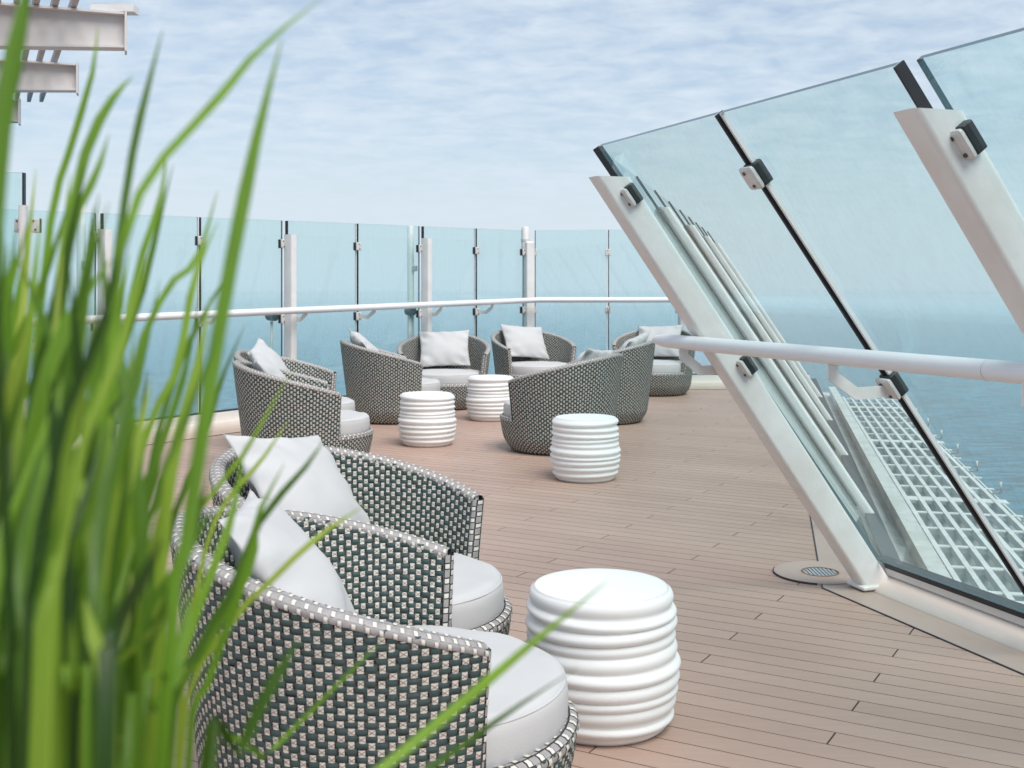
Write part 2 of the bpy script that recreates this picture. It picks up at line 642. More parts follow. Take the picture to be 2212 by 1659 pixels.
margin_in = offset_path(PATH, .10)
ROW0 = -3.5
planks = []
r = 0
while True:
    c0 = ROW0 + r * PW
    if c0 > 14: break
    cm = c0 + PW / 2
    near = cm < CNR.dot(PN)
    shift = (r % 3) * PL / 3 + .26
    for k in range(-9, 9):
        a0 = shift + k * PL + .003
        a1 = shift + (k + 1) * PL - .003
        poly = [PN * (c0 + GAP / 2) + PD * a0, PN * (c0 + GAP / 2) + PD * a1,
                PN * (c0 + PW - GAP / 2) + PD * a1, PN * (c0 + PW - GAP / 2) + PD * a0]
        poly = clip(poly, margin_in[3], lnorm(TL))
        if len(poly) > 2: poly = clip(poly, margin_in[3], lnorm(TB))
        if len(poly) > 2:
            poly = clip(poly, margin_in[1], lnorm(T1)) if near else clip(poly, margin_in[1], lnorm(T2))
        if len(poly) > 2: poly = clip(poly, Vector((0, -1.5, 0)), Vector((0, 1, 0)))
        if len(poly) < 3: continue
        c = sum(poly, Vector()) / len(poly)
        ar = abs(sum((poly[i].x * poly[(i + 1) % len(poly)].y - poly[(i + 1) % len(poly)].x * poly[i].y) for i in range(len(poly)))) / 2
        if ar < .002: continue
        inview = c.y > 2.6 and abs(c.x) < .47 * c.y + .5
        planks.append((ar / max(c.y, .5) ** 3 if inview else 0, poly, c))
    r += 1
planks.sort(key=lambda q: -q[0])


def plank_mesh(entries, name):
    mb = MB()
    vals = []
    for (_, poly, c) in entries:
        n = len(poly)
        z0, z1 = -.0035, 0.0
        ch = .0008
        mb.prism([Vector((p.x, p.y, z0)) for p in poly], (0, 0, z1 - z0))
        vals += [random.random()] * (n + 2)
    me = mb.mesh(name, M['plank'])
    at = me.attributes.new('plank_random', 'FLOAT', 'FACE')
    at.data.foreach_set('value', vals)
    return me


for e in planks[:295]:
    link('plank', plank_mesh([e], 'plank'), deck)
tag(link('plank_field', plank_mesh(planks[295:], 'plank_field'), deck), 'remaining teak planks of the deck', kind='stuff')
me = sweep(PATH, [(.085, -.003), (.085, .004), (.242, .004), (.242, -.003)]).mesh('margin_board', M['margin'])
me.attributes.new('plank_random', 'FLOAT', 'FACE').data.foreach_set('value', [.75] * len(me.polygons))
link('margin_board', me, deck)
sweep(PATH, [(.2425, -.003), (.2425, .0046), (.248, .0046), (.248, -.003)]).build('caulk_line', M['caulk'], deck)

# ------------------------------------------------------------------ kerbs
prof_r = [(.085, 0), (.080, .008), (.055, .028), (.0, .044), (-.028, .050), (-.028, .082), (-.075, .082), (-.075, -.3), (.0, -.3)]
k1 = sweep([P_NEAR, CNR, EC], prof_r).build('kerb', M['kerb'], None, angle=50)
tag(k1, 'cream painted kerb under the leaning glass screens on the right', 'kerb')
sweep([P_NEAR, CNR, EC], [(-.024, .053), (-.024, .084), (-.0285, .084), (-.0285, .053)]).build('channel', M['kerb_white'], k1)
sweep([P_NEAR, CNR, EC], [(-.012, .0845), (-.012, .112), (-.080, .112), (-.080, .0845)]).build('seal', M['black'], k1)
prof_l = [(.085, 0), (.085, .085), (.078, .092), (.02, .092), (-.12, .092), (-.12, -.3), (.0, -.3)]
k2 = sweep([EC, BK, P_LEFT], prof_l).build('kerb', M['kerb'], None, angle=50)
tag(k2, 'cream and white kerb under the upright glass screens along the sea', 'kerb')
sweep([EC, BK, P_LEFT], [(.035, .093), (.035, .155), (-.075, .155), (-.075, .093)]).build('channel', M['kerb_white'], k2)
sweep([EC, BK, P_LEFT], [(-.012, .156), (-.012, .168), (-.05, .168), (-.05, .156)]).build('seal', M['black'], k2)


# ------------------------------------------------------------------ glass screens
def clamp(par, c, ut, ua, un, size=1.0, plate_t=.038, bolts=2):
    """steel plate with black pad gripping the glass; c on the inner glass face"""
    mb = MB()
    mb.cbox(c + un * .022, ut * plate_t * size * .9, ua * .040 * size, un * .010, .006)
    cl = mb.build('clamp', M['clamp'], par, angle=35)
    mb = MB()
    mb.cbox(c - un * .007, ut * (plate_t - .007) * size, ua * .040 * size, un * .0185, .004)
    mb.build('pad', M['black'], cl)
    for q in ((-1, 1) if bolts == 2 else ()):
        b = c + un * .0322 + ua * q * .024 * size + ut * q * .006
        MB().tube([b, b + un * .004], .0058 * size, 8).build('bolt', M['bolt'], cl)
    return cl


def bracket(par, B, n, dz, t):
    """flat bent arm: list of (inward, z) centre points, width w"""
    pts = dz
    w = .019
    L_, R_ = [], []
    for i, (d, z) in enumerate(pts):
        a = Vector(pts[max(i - 1, 0)]); b = Vector(pts[min(i + 1, len(pts) - 1)])
        if 0 < i < len(pts) - 1:
            d1 = (Vector(pts[i]) - a).normalized(); d2 = (b - Vector(pts[i])).normalized()
            n1 = Vector((-d1.y, d1.x)); n2 = Vector((-d2.y, d2.x))
            nn = (n1 + n2) / (1 + n1.dot(n2))
        else:
            d1 = (b - a).normalized()
            nn = Vector((-d1.y, d1.x))
        L_.append(Vector((d, z)) + nn * w); R_.append(Vector((d, z)) - nn * w)
    mb = MB()
    for i in range(len(pts) - 1):
        quad = [L_[i], L_[i + 1], R_[i + 1], R_[i]]
        mb.prism([B + n * q.x + Vector((0, 0, q.y)) - t * .004 for q in quad], t * .008)
    return mb.build('bracket', M['paint'], par)


def screen(name, label, B0, t, n, m, stations, ztop, zpost, zrail, rail_span=None, zbot=.17, rail=True, group=None,
           sec=(.036, .055), pane_gap=.014, post_gap=.034, rail_cuts=(), rail_end=False, br_side=1, zc=(1.61, .94), skip_rail_bracket=(), post_m=None, post_off=.034, rail_r=.0365, first_top=None):
    """stations: list of (s, kind). Q(s, z, off): point of the leaning glass plane; off is inward from it"""
    root = empty(name, B0, 0, label=label, cat='glass screen', group=group)
    O = Vector(B0)
    k = Vector((0, 0, 1))
    ua = (n * m + k).normalized()
    un = (n - k * m).normalized()

    def Q(s, z, off=0):
        return t * s + n * (m * z) + k * z + un * off

    GO = -.045                                   # glass sits outside the posts
    for i in range(len(stations) - 1):
        (sa, ka), (sb, kb) = stations[i], stations[i + 1]
        ga = post_gap if ka == 'post' else pane_gap
        gb = post_gap if kb == 'post' else pane_gap
        a, b = sa + ga, sb - gb
        za, zb_ = ztop(a), ztop(b)
        at = first_top if (i == 0 and first_top is not None) else a
        c = [Q(a, zbot, GO), Q(b, zbot, GO), Q(b, zb_, GO), Q(at, za, GO)]
        hw = .009
        e = un * hw
        vs = [p - e for p in c] + [p + e for p in c]
        mb = MB()
        mb.add(vs, [(0, 3, 2, 1), (4, 5, 6, 7)], 0)
        mb.add(vs, [(0, 1, 5, 4), (2, 3, 7, 6)], 1)
        pane = mb.build('pane', [M['glass'], M['glass_edge']], root)
        for (sx, sgn, kd) in ((a, -1, ka), (b, 1, kb)):
            z1 = ztop(sx)
            p0, p1 = Q(sx, zbot, GO), Q(at if sgn < 0 else sx, z1 - .001, GO)
            near = ((O + p0 + t * sgn * .3).xy.length < (O + p0).xy.length)
            if near:                              # dark rubber on the edge towards the deck's near end
                MB().box((p0 + p1) / 2 + t * sgn * .0045, t * .0042, un * .0160, (p1 - p0) / 2).build('edge_seal', M['black'], pane)
            elif kd == 'joint':                   # pale silicone on the other one
                MB().box((p0 + p1) / 2 + t * sgn * .005, t * .0048, un * .0075, (p1 - p0) / 2).build('edge_seal', M['paint_rail'], pane)
            else:
                MB().box((p0 + p1) / 2 + t * sgn * .0012, t * .0010, un * .0085, (p1 - p0) / 2).build('edge_seal', M['glass_edge'], pane)
    for i, (s, kd) in enumerate(stations):
        if kd == 'none':
            continue
        if kd == 'post':
            zt = zpost(s)
            p0, p1 = Q(s, .0, .028), Q(s, zt, .028)
            mb = MB()
            ctr = (p0 + p1) / 2
            # upper end cut level
            rad = .016
            ring = []
            a_, b_ = sec
            for (sx, sy, rev) in ((1, 1, 0), (-1, 1, 1), (-1, -1, 0), (1, -1, 1)):
                arc = [(sx * (a_ - rad + rad * math.cos(q / 4 * math.pi / 2)), sy * (b_ - rad + rad * math.sin(q / 4 * math.pi / 2))) for q in range(5)]
                if rev: arc.reverse()
                ring += arc
            nr = len(ring)
            vs = []
            for (zz) in (.0, zt):
                for (x, y) in ring:
                    base = t * (s + x) + un * (post_off + y)
                    # slide along the axis until the end plane is level
                    h = zz - base.z
                    vs.append(base + (n * (m if post_m is None else post_m) + k) * h)
            fs = [(q, (q + 1) % nr, nr + (q + 1) % nr, nr + q) for q in range(nr)]
            fs += [tuple(range(nr - 1, -1, -1)), tuple(nr + q for q in range(nr))]
            mb.add(vs, fs)
            po = mb.build('post', M['paint'], root, angle=40)
            if m > 0:
                f = MB()
                f.cbox(Q(s, .036, .028) , t * (sec[0] + .016), n * .085, k * .010, .006)
                f.build('foot_plate', M['paint'], po, angle=40)
            for z in zc:
                for sg in (-1, 1):
                    clamp(root, Q(s + sg * (post_gap + .012), z, GO + .009), t, ua, un, plate_t=.026)
        else:
            for z in zc:
                clamp(root, Q(s, z, GO + .009), t, ua, un)
        if rail and s not in skip_rail_bracket:
            zr = zrail(s)
            d0 = m * zc[1] + (.0 if kd == 'joint' else .03)
            dr = m * zc[1] + .20
            bracket(root, t * (s + (.0 if kd == 'joint' else (sec[0] + .006) * br_side)), n,
                    [(d0, zc[1]), (d0 + (dr - d0) * .55, zc[1] - .004), (dr, zc[1] + .055), (dr, zr - .022)], t)
    if rail:
        a, b = rail_span
        segs = [a] + list(rail_cuts) + [b]
        for i in range(len(segs) - 1):
            a1 = segs[i] + (.0012 if i else 0); b1 = segs[i + 1] - (.0012 if i < len(segs) - 2 else 0)
            dd = m * zc[1] + .20
            pts, rad = [], []
            N = 12
            for q in range(N + 1):
                s = a1 + (b1 - a1) * q / N
                pts.append(t * s + n * dd + k * zrail(s)); rad.append(rail_r)
            if rail_end and i == len(segs) - 2:
                e = pts[-1]
                for q in range(1, 9):
                    an = q / 8 * math.pi / 2
                    pts.append(e + t * math.sin(an) * .17); rad.append(max(.002, rail_r * math.cos(an) ** .55))
            mb = MB()
            mb.tube(pts, rad, 20, ry=.86)
            mb.build('handrail', M['paint_rail'], root, angle=40)
    return root


inner_c = offset_path(PATH, .20)[3]
sL = (inner_c - BK).dot(TL)
sB = (inner_c - EC).dot(TB)
# left run (walking from the back corner towards the camera), stations measured from the far corner
sl = lambda s: 1.905 - .0105 * s
left_st = [(.02, 'none'), (1.0, 'joint'), (1.97, 'post'), (2.98, 'joint'), (3.96, 'post'), (4.96, 'joint'), (5.95, 'post'), (6.95, 'joint')]
screen('glass_screen', 'long upright glass screen with white posts on the left, behind the grass', BK, TL, lnorm(TL), 0, left_st,
       ztop=lambda s: 1.905 - .0125 * s, zpost=lambda s: 1.775 - .0125 * s, zrail=lambda s: 1.070 - .0105 * s, rail_span=(sL + .003, 6.9),
       zc=(1.64, .945), rail_cuts=(3.86,), br_side=-1)
screen('glass_screen', 'short upright glass screen across the back between corner post and leaning screens', EC, TB, lnorm(TB), 0,
       [(1.56, 'post'), (2.45, 'joint'), (3.34, 'none')],
       ztop=lambda s: 1.935 - .008 * s, zpost=lambda s: 1.77, zrail=lambda s: 1.070, rail_span=(1.40, sB - .003), zc=(1.64, .945), br_side=1)
# corner post with a taller round mast
cp = empty('corner_post', BK, label='white corner post with a round mast top where back screens meet', cat='post')
nb = (lnorm(TL) + lnorm(TB)).normalized()
tb = Vector((nb.y, -nb.x, 0))
MB().cbox(nb * .03 + Vector((0, 0, .885)), tb * .055, nb * .05, Vector((0, 0, .885)), .014).build('post', M['paint'], cp, angle=40)
mst = MB().tube([nb * .0 + Vector((-.03, 0, 1.6)), Vector((-.03, 0, 1.93)), Vector((-.03, 0, 1.945)), Vector((-.03, 0, 1.95))], [.048, .048, .042, .02], 18).build('mast_top', M['paint'], cp, angle=40)
MB().tube([Vector((-.03, 0, 1.772)), Vector((-.03, 0, 1.80))], .053, 18).build('collar', M['clamp'], mst, angle=40)
for (tt, nn_, sg) in ((TL, lnorm(TL), 1), (-TB, lnorm(TB), 1)):
    for z in (1.64, .945):
        clamp(cp, tt * .085 + nn_ * -.02 + Vector((0, 0, z)), tt, Vector((0, 0, 1)), nn_, plate_t=.028)

# near leaning run on the right: s = 0 at the corner post, negative towards the camera
st1 = [(-4.65, 'joint'), (-3.70, 'post'), (-2.78, 'joint'), (-1.845, 'post'), (-.96, 'joint'), (0, 'post')]
near_run = screen('glass_screen', 'big leaning glass screen with thick white posts at the right edge', CNR, T1, lnorm(T1), .755, st1,
       ztop=lambda s: 1.79, zpost=lambda s: 1.70, zrail=lambda s: 1.078 - .008 * (s + 3.3), rail_span=(-4.4, .14), zbot=.108, post_m=.725, post_off=.022, rail_r=.033, sec=(.046, .058),
       post_gap=.040, rail_cuts=(-1.66,), rail_end=True, br_side=1)
st2 = [(.06, 'none'), (1.06, 'post'), (2.07, 'joint'), (3.08, 'post'), (4.1, 'joint'), (5.1, 'post'), (6.1, 'joint'), (7.1, 'post'), (8.2, 'joint'), (9.2, 'none')]
screen('glass_screen', 'far leaning glass screen receding behind the thick leaning post', CNR, T2, lnorm(T2), .66, st2,
       ztop=lambda s: 1.83, zpost=lambda s: 1.69, zrail=lambda s: 1.07, rail=False, zbot=.108, sec=(.019, .026), post_gap=.030, post_off=-.086, first_top=-.33)
# short return at the far left, half hidden by the grass
screen('glass_screen', 'single glass panel with a slim post at the left edge, behind grass', Vector((-2.73, 6.5, 0)), Vector((-1, 0, 0)), Vector((0, -1, 0)), 0,
       [(0, 'post'), (1.0, 'joint'), (2.0, 'post')], ztop=lambda s: 1.91, zpost=lambda s: 1.72, zrail=lambda s: 1.06, rail=False, zbot=.02, sec=(.02, .03))

# ------------------------------------------------------------------ masts and lamps outside the left screen
for (s, hh, lab) in ((1.99, 1.88, 'slim pale mast outside the glass beside the third post'), (6.02, 1.90, 'slim pale mast outside the glass behind the grass')):
    b = BK + TL * s - lnorm(TL) * .17
    r_ = empty('mast', (b.x, b.y, -.55), label=lab, cat='mast')
    MB().tube([(0, 0, 0), (0, 0, hh + .545), (0, 0, hh + .555)], [.036, .036, .028], 16).build('pole', M['paint'], r_, angle=40)
    MB().cbox((0, 0, .05), Vector((.07, 0, 0)), Vector((0, .07, 0)), Vector((0, 0, .05)), .01).build('base_plate', M['paint'], r_)
    MB().cbox((lnorm(TL) * .04) + Vector((0, 0, 1.98)), TL * .02, lnorm(TL) * .04, Vector((0, 0, .03)), .006).build('mount', M['clamp'], r_)
for (s, lab) in ((2.04, 'dark round flood lamp outside the glass at the third post'), (4.03, 'dark round flood lamp outside the glass at the second post')):
    b = BK + TL * s - lnorm(TL) * .14
    r_ = empty('flood_lamp', (b.x, b.y, -.50), label=lab, cat='lamp')
    MB().tube([(0, 0, 0), (0, 0, 1.42)], .013, 10).build('stem', M['clamp'], r_, True)
    a = Vector((-.05, .03, 1.47)); d = Vector((.09, -.055, .01))
    MB().tube([a, a + d * .15, a + d * .55, a + d], [.018, .042, .052, .054], 16).build('housing', M['lampbody'], r_, angle=40)
    MB().tube([a + d * 1.0, a + d * 1.03], .046, 16).build('lens', M['glass_edge'], r_)

# ------------------------------------------------------------------ scupper drain by the leaning post
DR = Vector((1.365, 5.13, 0))
dr = empty('deck_drain', DR, label='round grated deck drain at the foot of the leaning post', cat='drain')
mb = MB()
n = 40
ring = lambda r, z: [(r * math.cos(2 * math.pi * q / n), r * math.sin(2 * math.pi * q / n), z) for q in range(n)]
vs = ring(.083, .0085) + ring(.20, .0085) + ring(.20, -.002) + ring(.083, -.002)
fs = []
for kx in range(4):
    for q in range(n):
        w = (q + 1) % n
        fs.append((kx * n + q, kx * n + w, ((kx + 1) % 4) * n + w, ((kx + 1) % 4) * n + q))
mb.add(vs, fs)
me = mb.mesh('surround', M['margin'])
me.attributes.new('plank_random', 'FLOAT', 'FACE').data.foreach_set('value', [.75] * len(me.polygons))
link('surround', me, dr)
mb = MB()
for q in range(n):
    a0, a1 = 2 * math.pi * q / n, 2 * math.pi * (q + 1) / n
    mid = DR + Vector((.203 * math.cos((a0 + a1) / 2), .203 * math.sin((a0 + a1) / 2), 0))
    if min((mid - CNR).dot(lnorm(T1)), (mid - CNR).dot(lnorm(T2))) > .243:
        mb.prism([Vector((rr * math.cos(a), rr * math.sin(a), -.002)) for rr, a in ((.2005, a0), (.2045, a0), (.2045, a1), (.2005, a1))], (0, 0, .0108))
mb.build('caulk_ring', M['caulk'], dr)
vs = ring(.0745, .0105) + ring(.083, .0105) + ring(.083, .001) + ring(.0745, .001)
MB().add(vs, fs).build('rim', M['rust'], dr)
mb = MB(); mb.lathe([(.0745, .0045), (.0745, .0050)], 32)
mb.build('pan', M['bolt'], dr)
for q in range(9):
    x = -.064 + q * .016
    hw = math.sqrt(max(.0001, .074 ** 2 - x * x))
    MB().box((x, 0, .0072), (.0052, 0, 0), (0, hw, 0), (0, 0, .0018)).build('grate_bar', M['grate_metal'], dr)

# ------------------------------------------------------------------ outboard shelf, beam and white grating
n2o = -lnorm(T2)                                  # outward
GZ = -.30
gr = empty('grating_walkway', CNR, label='white lattice grating walkway outside the leaning glass', cat='grating')
kz = Vector((0, 0, 1))


def G(s, o, z):
    return T2 * s + n2o * o + kz * z


mb = MB()
mb.prism([G(-.6, .075, -.22), G(11.5, .075, -.22), G(11.5, .34, -.26), G(-.6, .34, -.26)], (0, 0, -.02))
mb.build('gutter', M['outer'], gr)
MB().box(G(5.6, .33, -.27), T2 * 5.4, n2o * .012, kz * .13).build('side_beam', M['outer'], gr)
MB().box(G(5.6, .345, -.135), T2 * 5.4, n2o * .045, kz * .006).build('beam_flange', M['outer'], gr)
for i in range(8):
    o = .40 + i * .102
    MB().box(G(6.1, o, GZ), T2 * 5.1, n2o * .015, kz * .022).build('slat', M['white_dirty'], gr)
s = 1.15
i = 0
while s < 11.3:
    wide = i % 6 == 5
    MB().box(G(s, .76, GZ - .17), T2 * (.010), n2o * .41, kz * .145).build('crossbar', M['outer'], gr)
    MB().box(G(s, .77, GZ + .0125), T2 * (.07 if wide else .025), n2o * .43, kz * .0035).build('crossbar_cap', M['white_dirty'], gr)
    if i % 2 == 0:
        MB().tube([G(s, 1.19, GZ - .02), G(s, 1.25, GZ - .01), G(s, 1.25, GZ + .07)], .010, 8).build('stanchion', M['white_dirty'], gr, True)
    s += .52
    i += 1
MB().tube([G(1.1, 1.215, GZ - .05), G(11.3, 1.215, GZ - .05)], .010, 8).build('edge_wire', M['white_dirty'], gr, True)
pl = empty('slotted_platform', CNR, label='white slotted platform outside the glass near the right edge', cat='platform')
for i in range(9):
    o = .10 + i * .155
    MB().box(G(-.9, o + .07, -.30), T2 * 1.92, n2o * .066, kz * .012).build('plate', M['white_dirty'], pl)
for s in (-2.6, -1.2, .2):
    MB().box(G(s, .80, -.36), T2 * .03, n2o * .76, kz * .045).build('joist', M['outer'], pl)

# ------------------------------------------------------------------ pergola beams at the upper left
pg = empty('pergola', (-4.6, 6.5, 0), label='white steel pergola with tapered beams and slats, top left', cat='pergola')
def beam(Y, xe, zt, zb):
    """tapered I-beam: free end at (xe, Y), running back to its column"""
    bd = Vector((.95, .31, 0)).normalized(); bn = Vector((-bd.y, bd.x, 0))
    E = Vector((xe + 4.6, Y - 6.5, 0))
    Ln, dz1 = 2.7, zt - zb
    d0 = dz1 + .16
    A = E - bd * Ln
    pt_ = lambda p, z: Vector((p.x, p.y, z))
    web = [pt_(A, zt + .03 - d0), pt_(E, zb), pt_(E, zt), pt_(A, zt + .03)]
    bm_ = MB().prism([p - bn * .006 for p in web], bn * .012).build('beam', M['beam'], pg)
    for (a, b) in ((web[3], web[2]), (web[0], web[1])):
        d = b - a
        nn = d.cross(bn).normalized()
        MB().box((a + b) / 2, d / 2, bn * .055, nn * .006).build('flange', M['beam'], bm_)
    MB().box(pt_(E + bd * .007, (zt + zb) / 2 - .004), bd * .006, bn * .066, Vector((0, 0, dz1 / 2 + .022))).build('end_plate', M['beam'], bm_)
    Cc = A + bd * .15
    hh = zt - .20
    MB().cbox(pt_(Cc, hh / 2 - .06), bd * .06, bn * .06, Vector((0, 0, hh / 2 - .06)), .01).build('column', M['paint'], pg)


bt = [(5.1, 0), (6.5, 0), (7.95, 0), (9.4, 0)]
beam(6.5, P(269, 60, 6.5).x, 2.79, 2.605)
beam(7.95, P(165, 150, 7.95).x, 2.775, 2.605)
beam(9.5, P(40, 150, 9.5).x, 2.775, 2.605)
sd = Vector((-.46, 1, 0)).normalized()
for i in range(14):
    c = Vector((-2.47 - i * .105 + 4.6, 0, 2.835)) + sd * .6
    MB().box(c, Vector((sd.y, -sd.x, 0)) * .015, sd * 3.0, Vector((0, 0, .028))).build('slat', M['slat'], pg)
MB().box(Vector((P(235, 60, 6.4).x + 4.6, 0, 2.82)), Vector((.12, 0, 0)), Vector((0, .05, 0)), Vector((0, 0, .02))).build('top_plate', M['paint'], pg)
MB().box(Vector((P(180, 60, 7.6).x + 4.6, .7, 2.81)), Vector((.15, 0, 0)), Vector((0, .04, 0)), Vector((0, 0, .03))).build('top_plate', M['paint'], pg)

# ------------------------------------------------------------------ woven tub chairs
TIP = 114.0
SEAT = .262
TH = .040


def rim_h(th):
    """rim height for angle th (radians, 0 = facing direction)"""
    d = np.degrees(np.abs(np.pi - np.mod(th, 2 * np.pi)))
    return np.where(d <= TIP, .745 - .195 * np.clip(d / TIP, 0, 1) ** 1.45, SEAT)


def r_out(z, th):
    z = np.asarray(z, dtype=float)
    b = .412 + .082 * np.clip((z - .06) / .68, 0, 1.1)
    b = b - .062 * np.clip((.13 - z) / .13, 0, 1) ** 2
    d = np.degrees(np.abs(np.pi - np.mod(th, 2 * np.pi)))
    # the front of the drum bulges out a little, the back leans
    b = b + .020 * np.clip((d - 90) / 90, 0, 1) * np.clip(z / .2, 0, 1)
    return b


def surf(th, z, off, side):
    r = r_out(z, th) + (off if side > 0 else -TH - off)
    return np.stack([r * np.cos(th), r * np.sin(th), z + np.zeros_like(r)], -1)


def weave_mesh(name, thmin, thmax, zfun_lo, side):
    dth = .0205 / .455
    dz = .0146
    n0, n1 = int(math.floor(thmin / dth)), int(math.ceil(thmax / dth))
    mb = MB()
    cells_d, cells_c = [], []
    for i in range(n0, n1):
        tc_ = (i + .5) * dth
        if tc_ < thmin or tc_ > thmax: continue
        top = float(rim_h(np.array(tc_)))
        j = 0
        while True:
            z = zfun_lo + (j + .5) * dz
            if z > top - .004: break
            ((cells_d if (i + j) % 2 else cells_c)).append((tc_, z))
            j += 1
    V, F, Mi = [], [], []
    base = 0

    def grid(cells, na, nb_, w, h, offf, mi):
        nonlocal base
        cc = np.array(cells)
        cc = cc + rng.normal(0, 1, cc.shape) * np.array([[.045 * dth, .05 * dz]])
        szj = 1 + rng.normal(0, .06, (len(cc), 1))
        a = np.linspace(-.5, .5, na + 1); b = np.linspace(-.5, .5, nb_ + 1)
        A, B = np.meshgrid(a, b, indexing='ij')
        A, B = A.ravel(), B.ravel()
        wA = w(A, B) if callable(w) else w
        th = cc[:, 0:1] + A[None] * wA * dth * szj
        z = cc[:, 1:2] + B[None] * h * dz * (2 - szj) + .0016 * np.sin(th * 9 + cc[:, 1:2] * 14)
        z = np.minimum(z, rim_h(cc[:, 0:1]) - .001)
        z = np.maximum(z, .012)
        p = surf(th, z, offf(A, B)[None] + 0 * th, side)
        V.append(p.reshape(-1, 3))
        k = len(A)
        q = []
        for x in range(na):
            for y in range(nb_):
                o = x * (nb_ + 1) + y
                q.append((o, o + nb_ + 1, o + nb_ + 2, o + 1))
        q = np.array(q)
        if side < 0: q = q[:, ::-1]
        f = (np.arange(len(cc))[:, None, None] * k + q[None]).reshape(-1, 4) + base
        F.append(f)
        Mi.append(np.full(len(f), mi))
        base += len(cc) * k

    grid(cells_d, 4, 3, lambda A, B: 1.22 * (1 - .55 * np.abs(B) ** 2), 1.0, lambda A, B: .0006 + .0046 * np.sqrt(np.clip(np.cos(np.pi * A * .98) * np.cos(np.pi * B * .96), 0, 1)), 0)
    grid(cells_c, 2, 2, .64, 1.04, lambda A, B: .0021 + .0012 * np.cos(np.pi * A), 1)
    # crossing threads
    cc = np.array(cells_c)
    tw = .0007
    for sgn in (1, -1):
        th_a, th_b = cc[:, 0] - sgn * .50 * dth, cc[:, 0] + sgn * .50 * dth
        za, zb = cc[:, 1] - .48 * dz, cc[:, 1] + .48 * dz
        lim = rim_h(cc[:, 0]) - .001
        za, zb = np.minimum(za, lim), np.minimum(zb, lim)
        za = np.maximum(za, .013)
        pa, pm, pb = surf(th_a, za, .0016 + 0 * za, side), surf((th_a + th_b) / 2, (za + zb) / 2, .0042 + 0 * za, side), surf(th_b, zb, .0016 + 0 * za, side)
        up = np.array([0, 0, tw])
        quad = np.stack([pa - up, pm - up, pb - up, pb + up, pm + up, pa + up], 1).reshape(-1, 3)
        V.append(quad)
        k = np.arange(len(cc))[:, None] * 6 + base
        f = np.concatenate([k + np.array([[0, 1, 4, 5]]), k + np.array([[1, 2, 3, 4]])])
        F.append(f); Mi.append(np.full(len(f), 2)); base += len(cc) * 6
    V = np.concatenate(V); F = np.concatenate(F); Mi = np.concatenate(Mi)
    return np_mesh(name, V, F, Mi, [M['weave_dark'], M['weave_cream'], M['thread']], True)


def np_mesh(name, V, F, Mi, mats, smooth):
    me = bpy.data.meshes.new(name)
    me.vertices.add(len(V)); me.vertices.foreach_set('co', V.astype(np.float32).ravel())
    me.loops.add(len(F) * 4); me.loops.foreach_set('vertex_index', F.astype(np.int32).ravel())
    me.polygons.add(len(F)); me.polygons.foreach_set('loop_start', np.arange(len(F), dtype=np.int32) * 4)
    me.polygons.foreach_set('material_index', Mi.astype(np.int32))
    me.polygons.foreach_set('use_smooth', np.ones(len(F), dtype=bool) if smooth else np.zeros(len(F), dtype=bool))
    for m in mats: me.materials.append(m)
    me.update(calc_edges=True)
    me.validate()
    return me


def shell_mesh(name, th0, th1, zlo, side, nth=120, nz=16):
    th = np.linspace(th0, th1, nth + 1)
    V = []
    for a in th:
        top = float(rim_h(np.array(a))) if not (zlo == 0.0 and False) else 0
        for q in range(nz + 1):
            z = zlo + (top - zlo) * (q / nz) ** (1.0)
            V.append(surf(np.array(a), np.array(z), np.array(-.0015), side))
    V = np.array(V)
    F = [(i * (nz + 1) + j, (i + 1) * (nz + 1) + j, (i + 1) * (nz + 1) + j + 1, i * (nz + 1) + j + 1) for i in range(nth) for j in range(nz)]
    F = np.array(F)
    return np_mesh(name, V, F, np.zeros(len(F)), [M['backing']], True)


tip0, tip1 = np.radians(180 - TIP), np.radians(180 + TIP)


def lane_mesh(name, fun, nl, ncell, lanes, colours, fill=(.78, .86)):
    """braided binding: fun(s, l) -> (point, normal); checkered strips"""
    mb = MB()
    for i in range(ncell):
        for j in range(nl):
            hi = (i + j) % 2
            f0, f1 = (fill if hi else (1.04, .84))
            off = .0030 if hi else .0012
            s0, s1 = (i + .5 - f0 / 2) / ncell, (i + .5 + f0 / 2) / ncell
            l0, l1 = lanes[0] + (lanes[1] - lanes[0]) * (j + .5 - f1 / 2) / nl, lanes[0] + (lanes[1] - lanes[0]) * (j + .5 + f1 / 2) / nl
            vs = []
            for (s, l, o) in ((s0, l0, 0), ((s0 + s1) / 2, l0, .0), (s1, l0, 0), (s0, (l0 + l1) / 2, .6), ((s0 + s1) / 2, (l0 + l1) / 2, 1.3), (s1, (l0 + l1) / 2, .6), (s0, l1, 0), ((s0 + s1) / 2, l1, 0), (s1, l1, 0)):
                p, nn = fun(s, l)
                vs.append(p + nn * (off * (.5 + .5 * o)))
            mb.add(vs, [(0, 1, 4, 3), (1, 2, 5, 4), (3, 4, 7, 6), (4, 5, 8, 7)], colours[hi])
    return mb


def rim_fun(s, l):
    th = float(tip0 + (tip1 - tip0) * s)
    h = float(rim_h(np.array(th)))
    r = float(r_out(np.array(h), np.array(th)))
    rc = r - TH / 2
    hw = TH / 2 + .004
    ca, sa = math.cos(l), math.sin(l)
    rad = Vector((math.cos(th), math.sin(th), 0))
    p = rad * (rc + hw * ca) + Vector((0, 0, h - .008 + .017 * sa))
    return p, (rad * ca * .6 + Vector((0, 0, sa))).normalized()


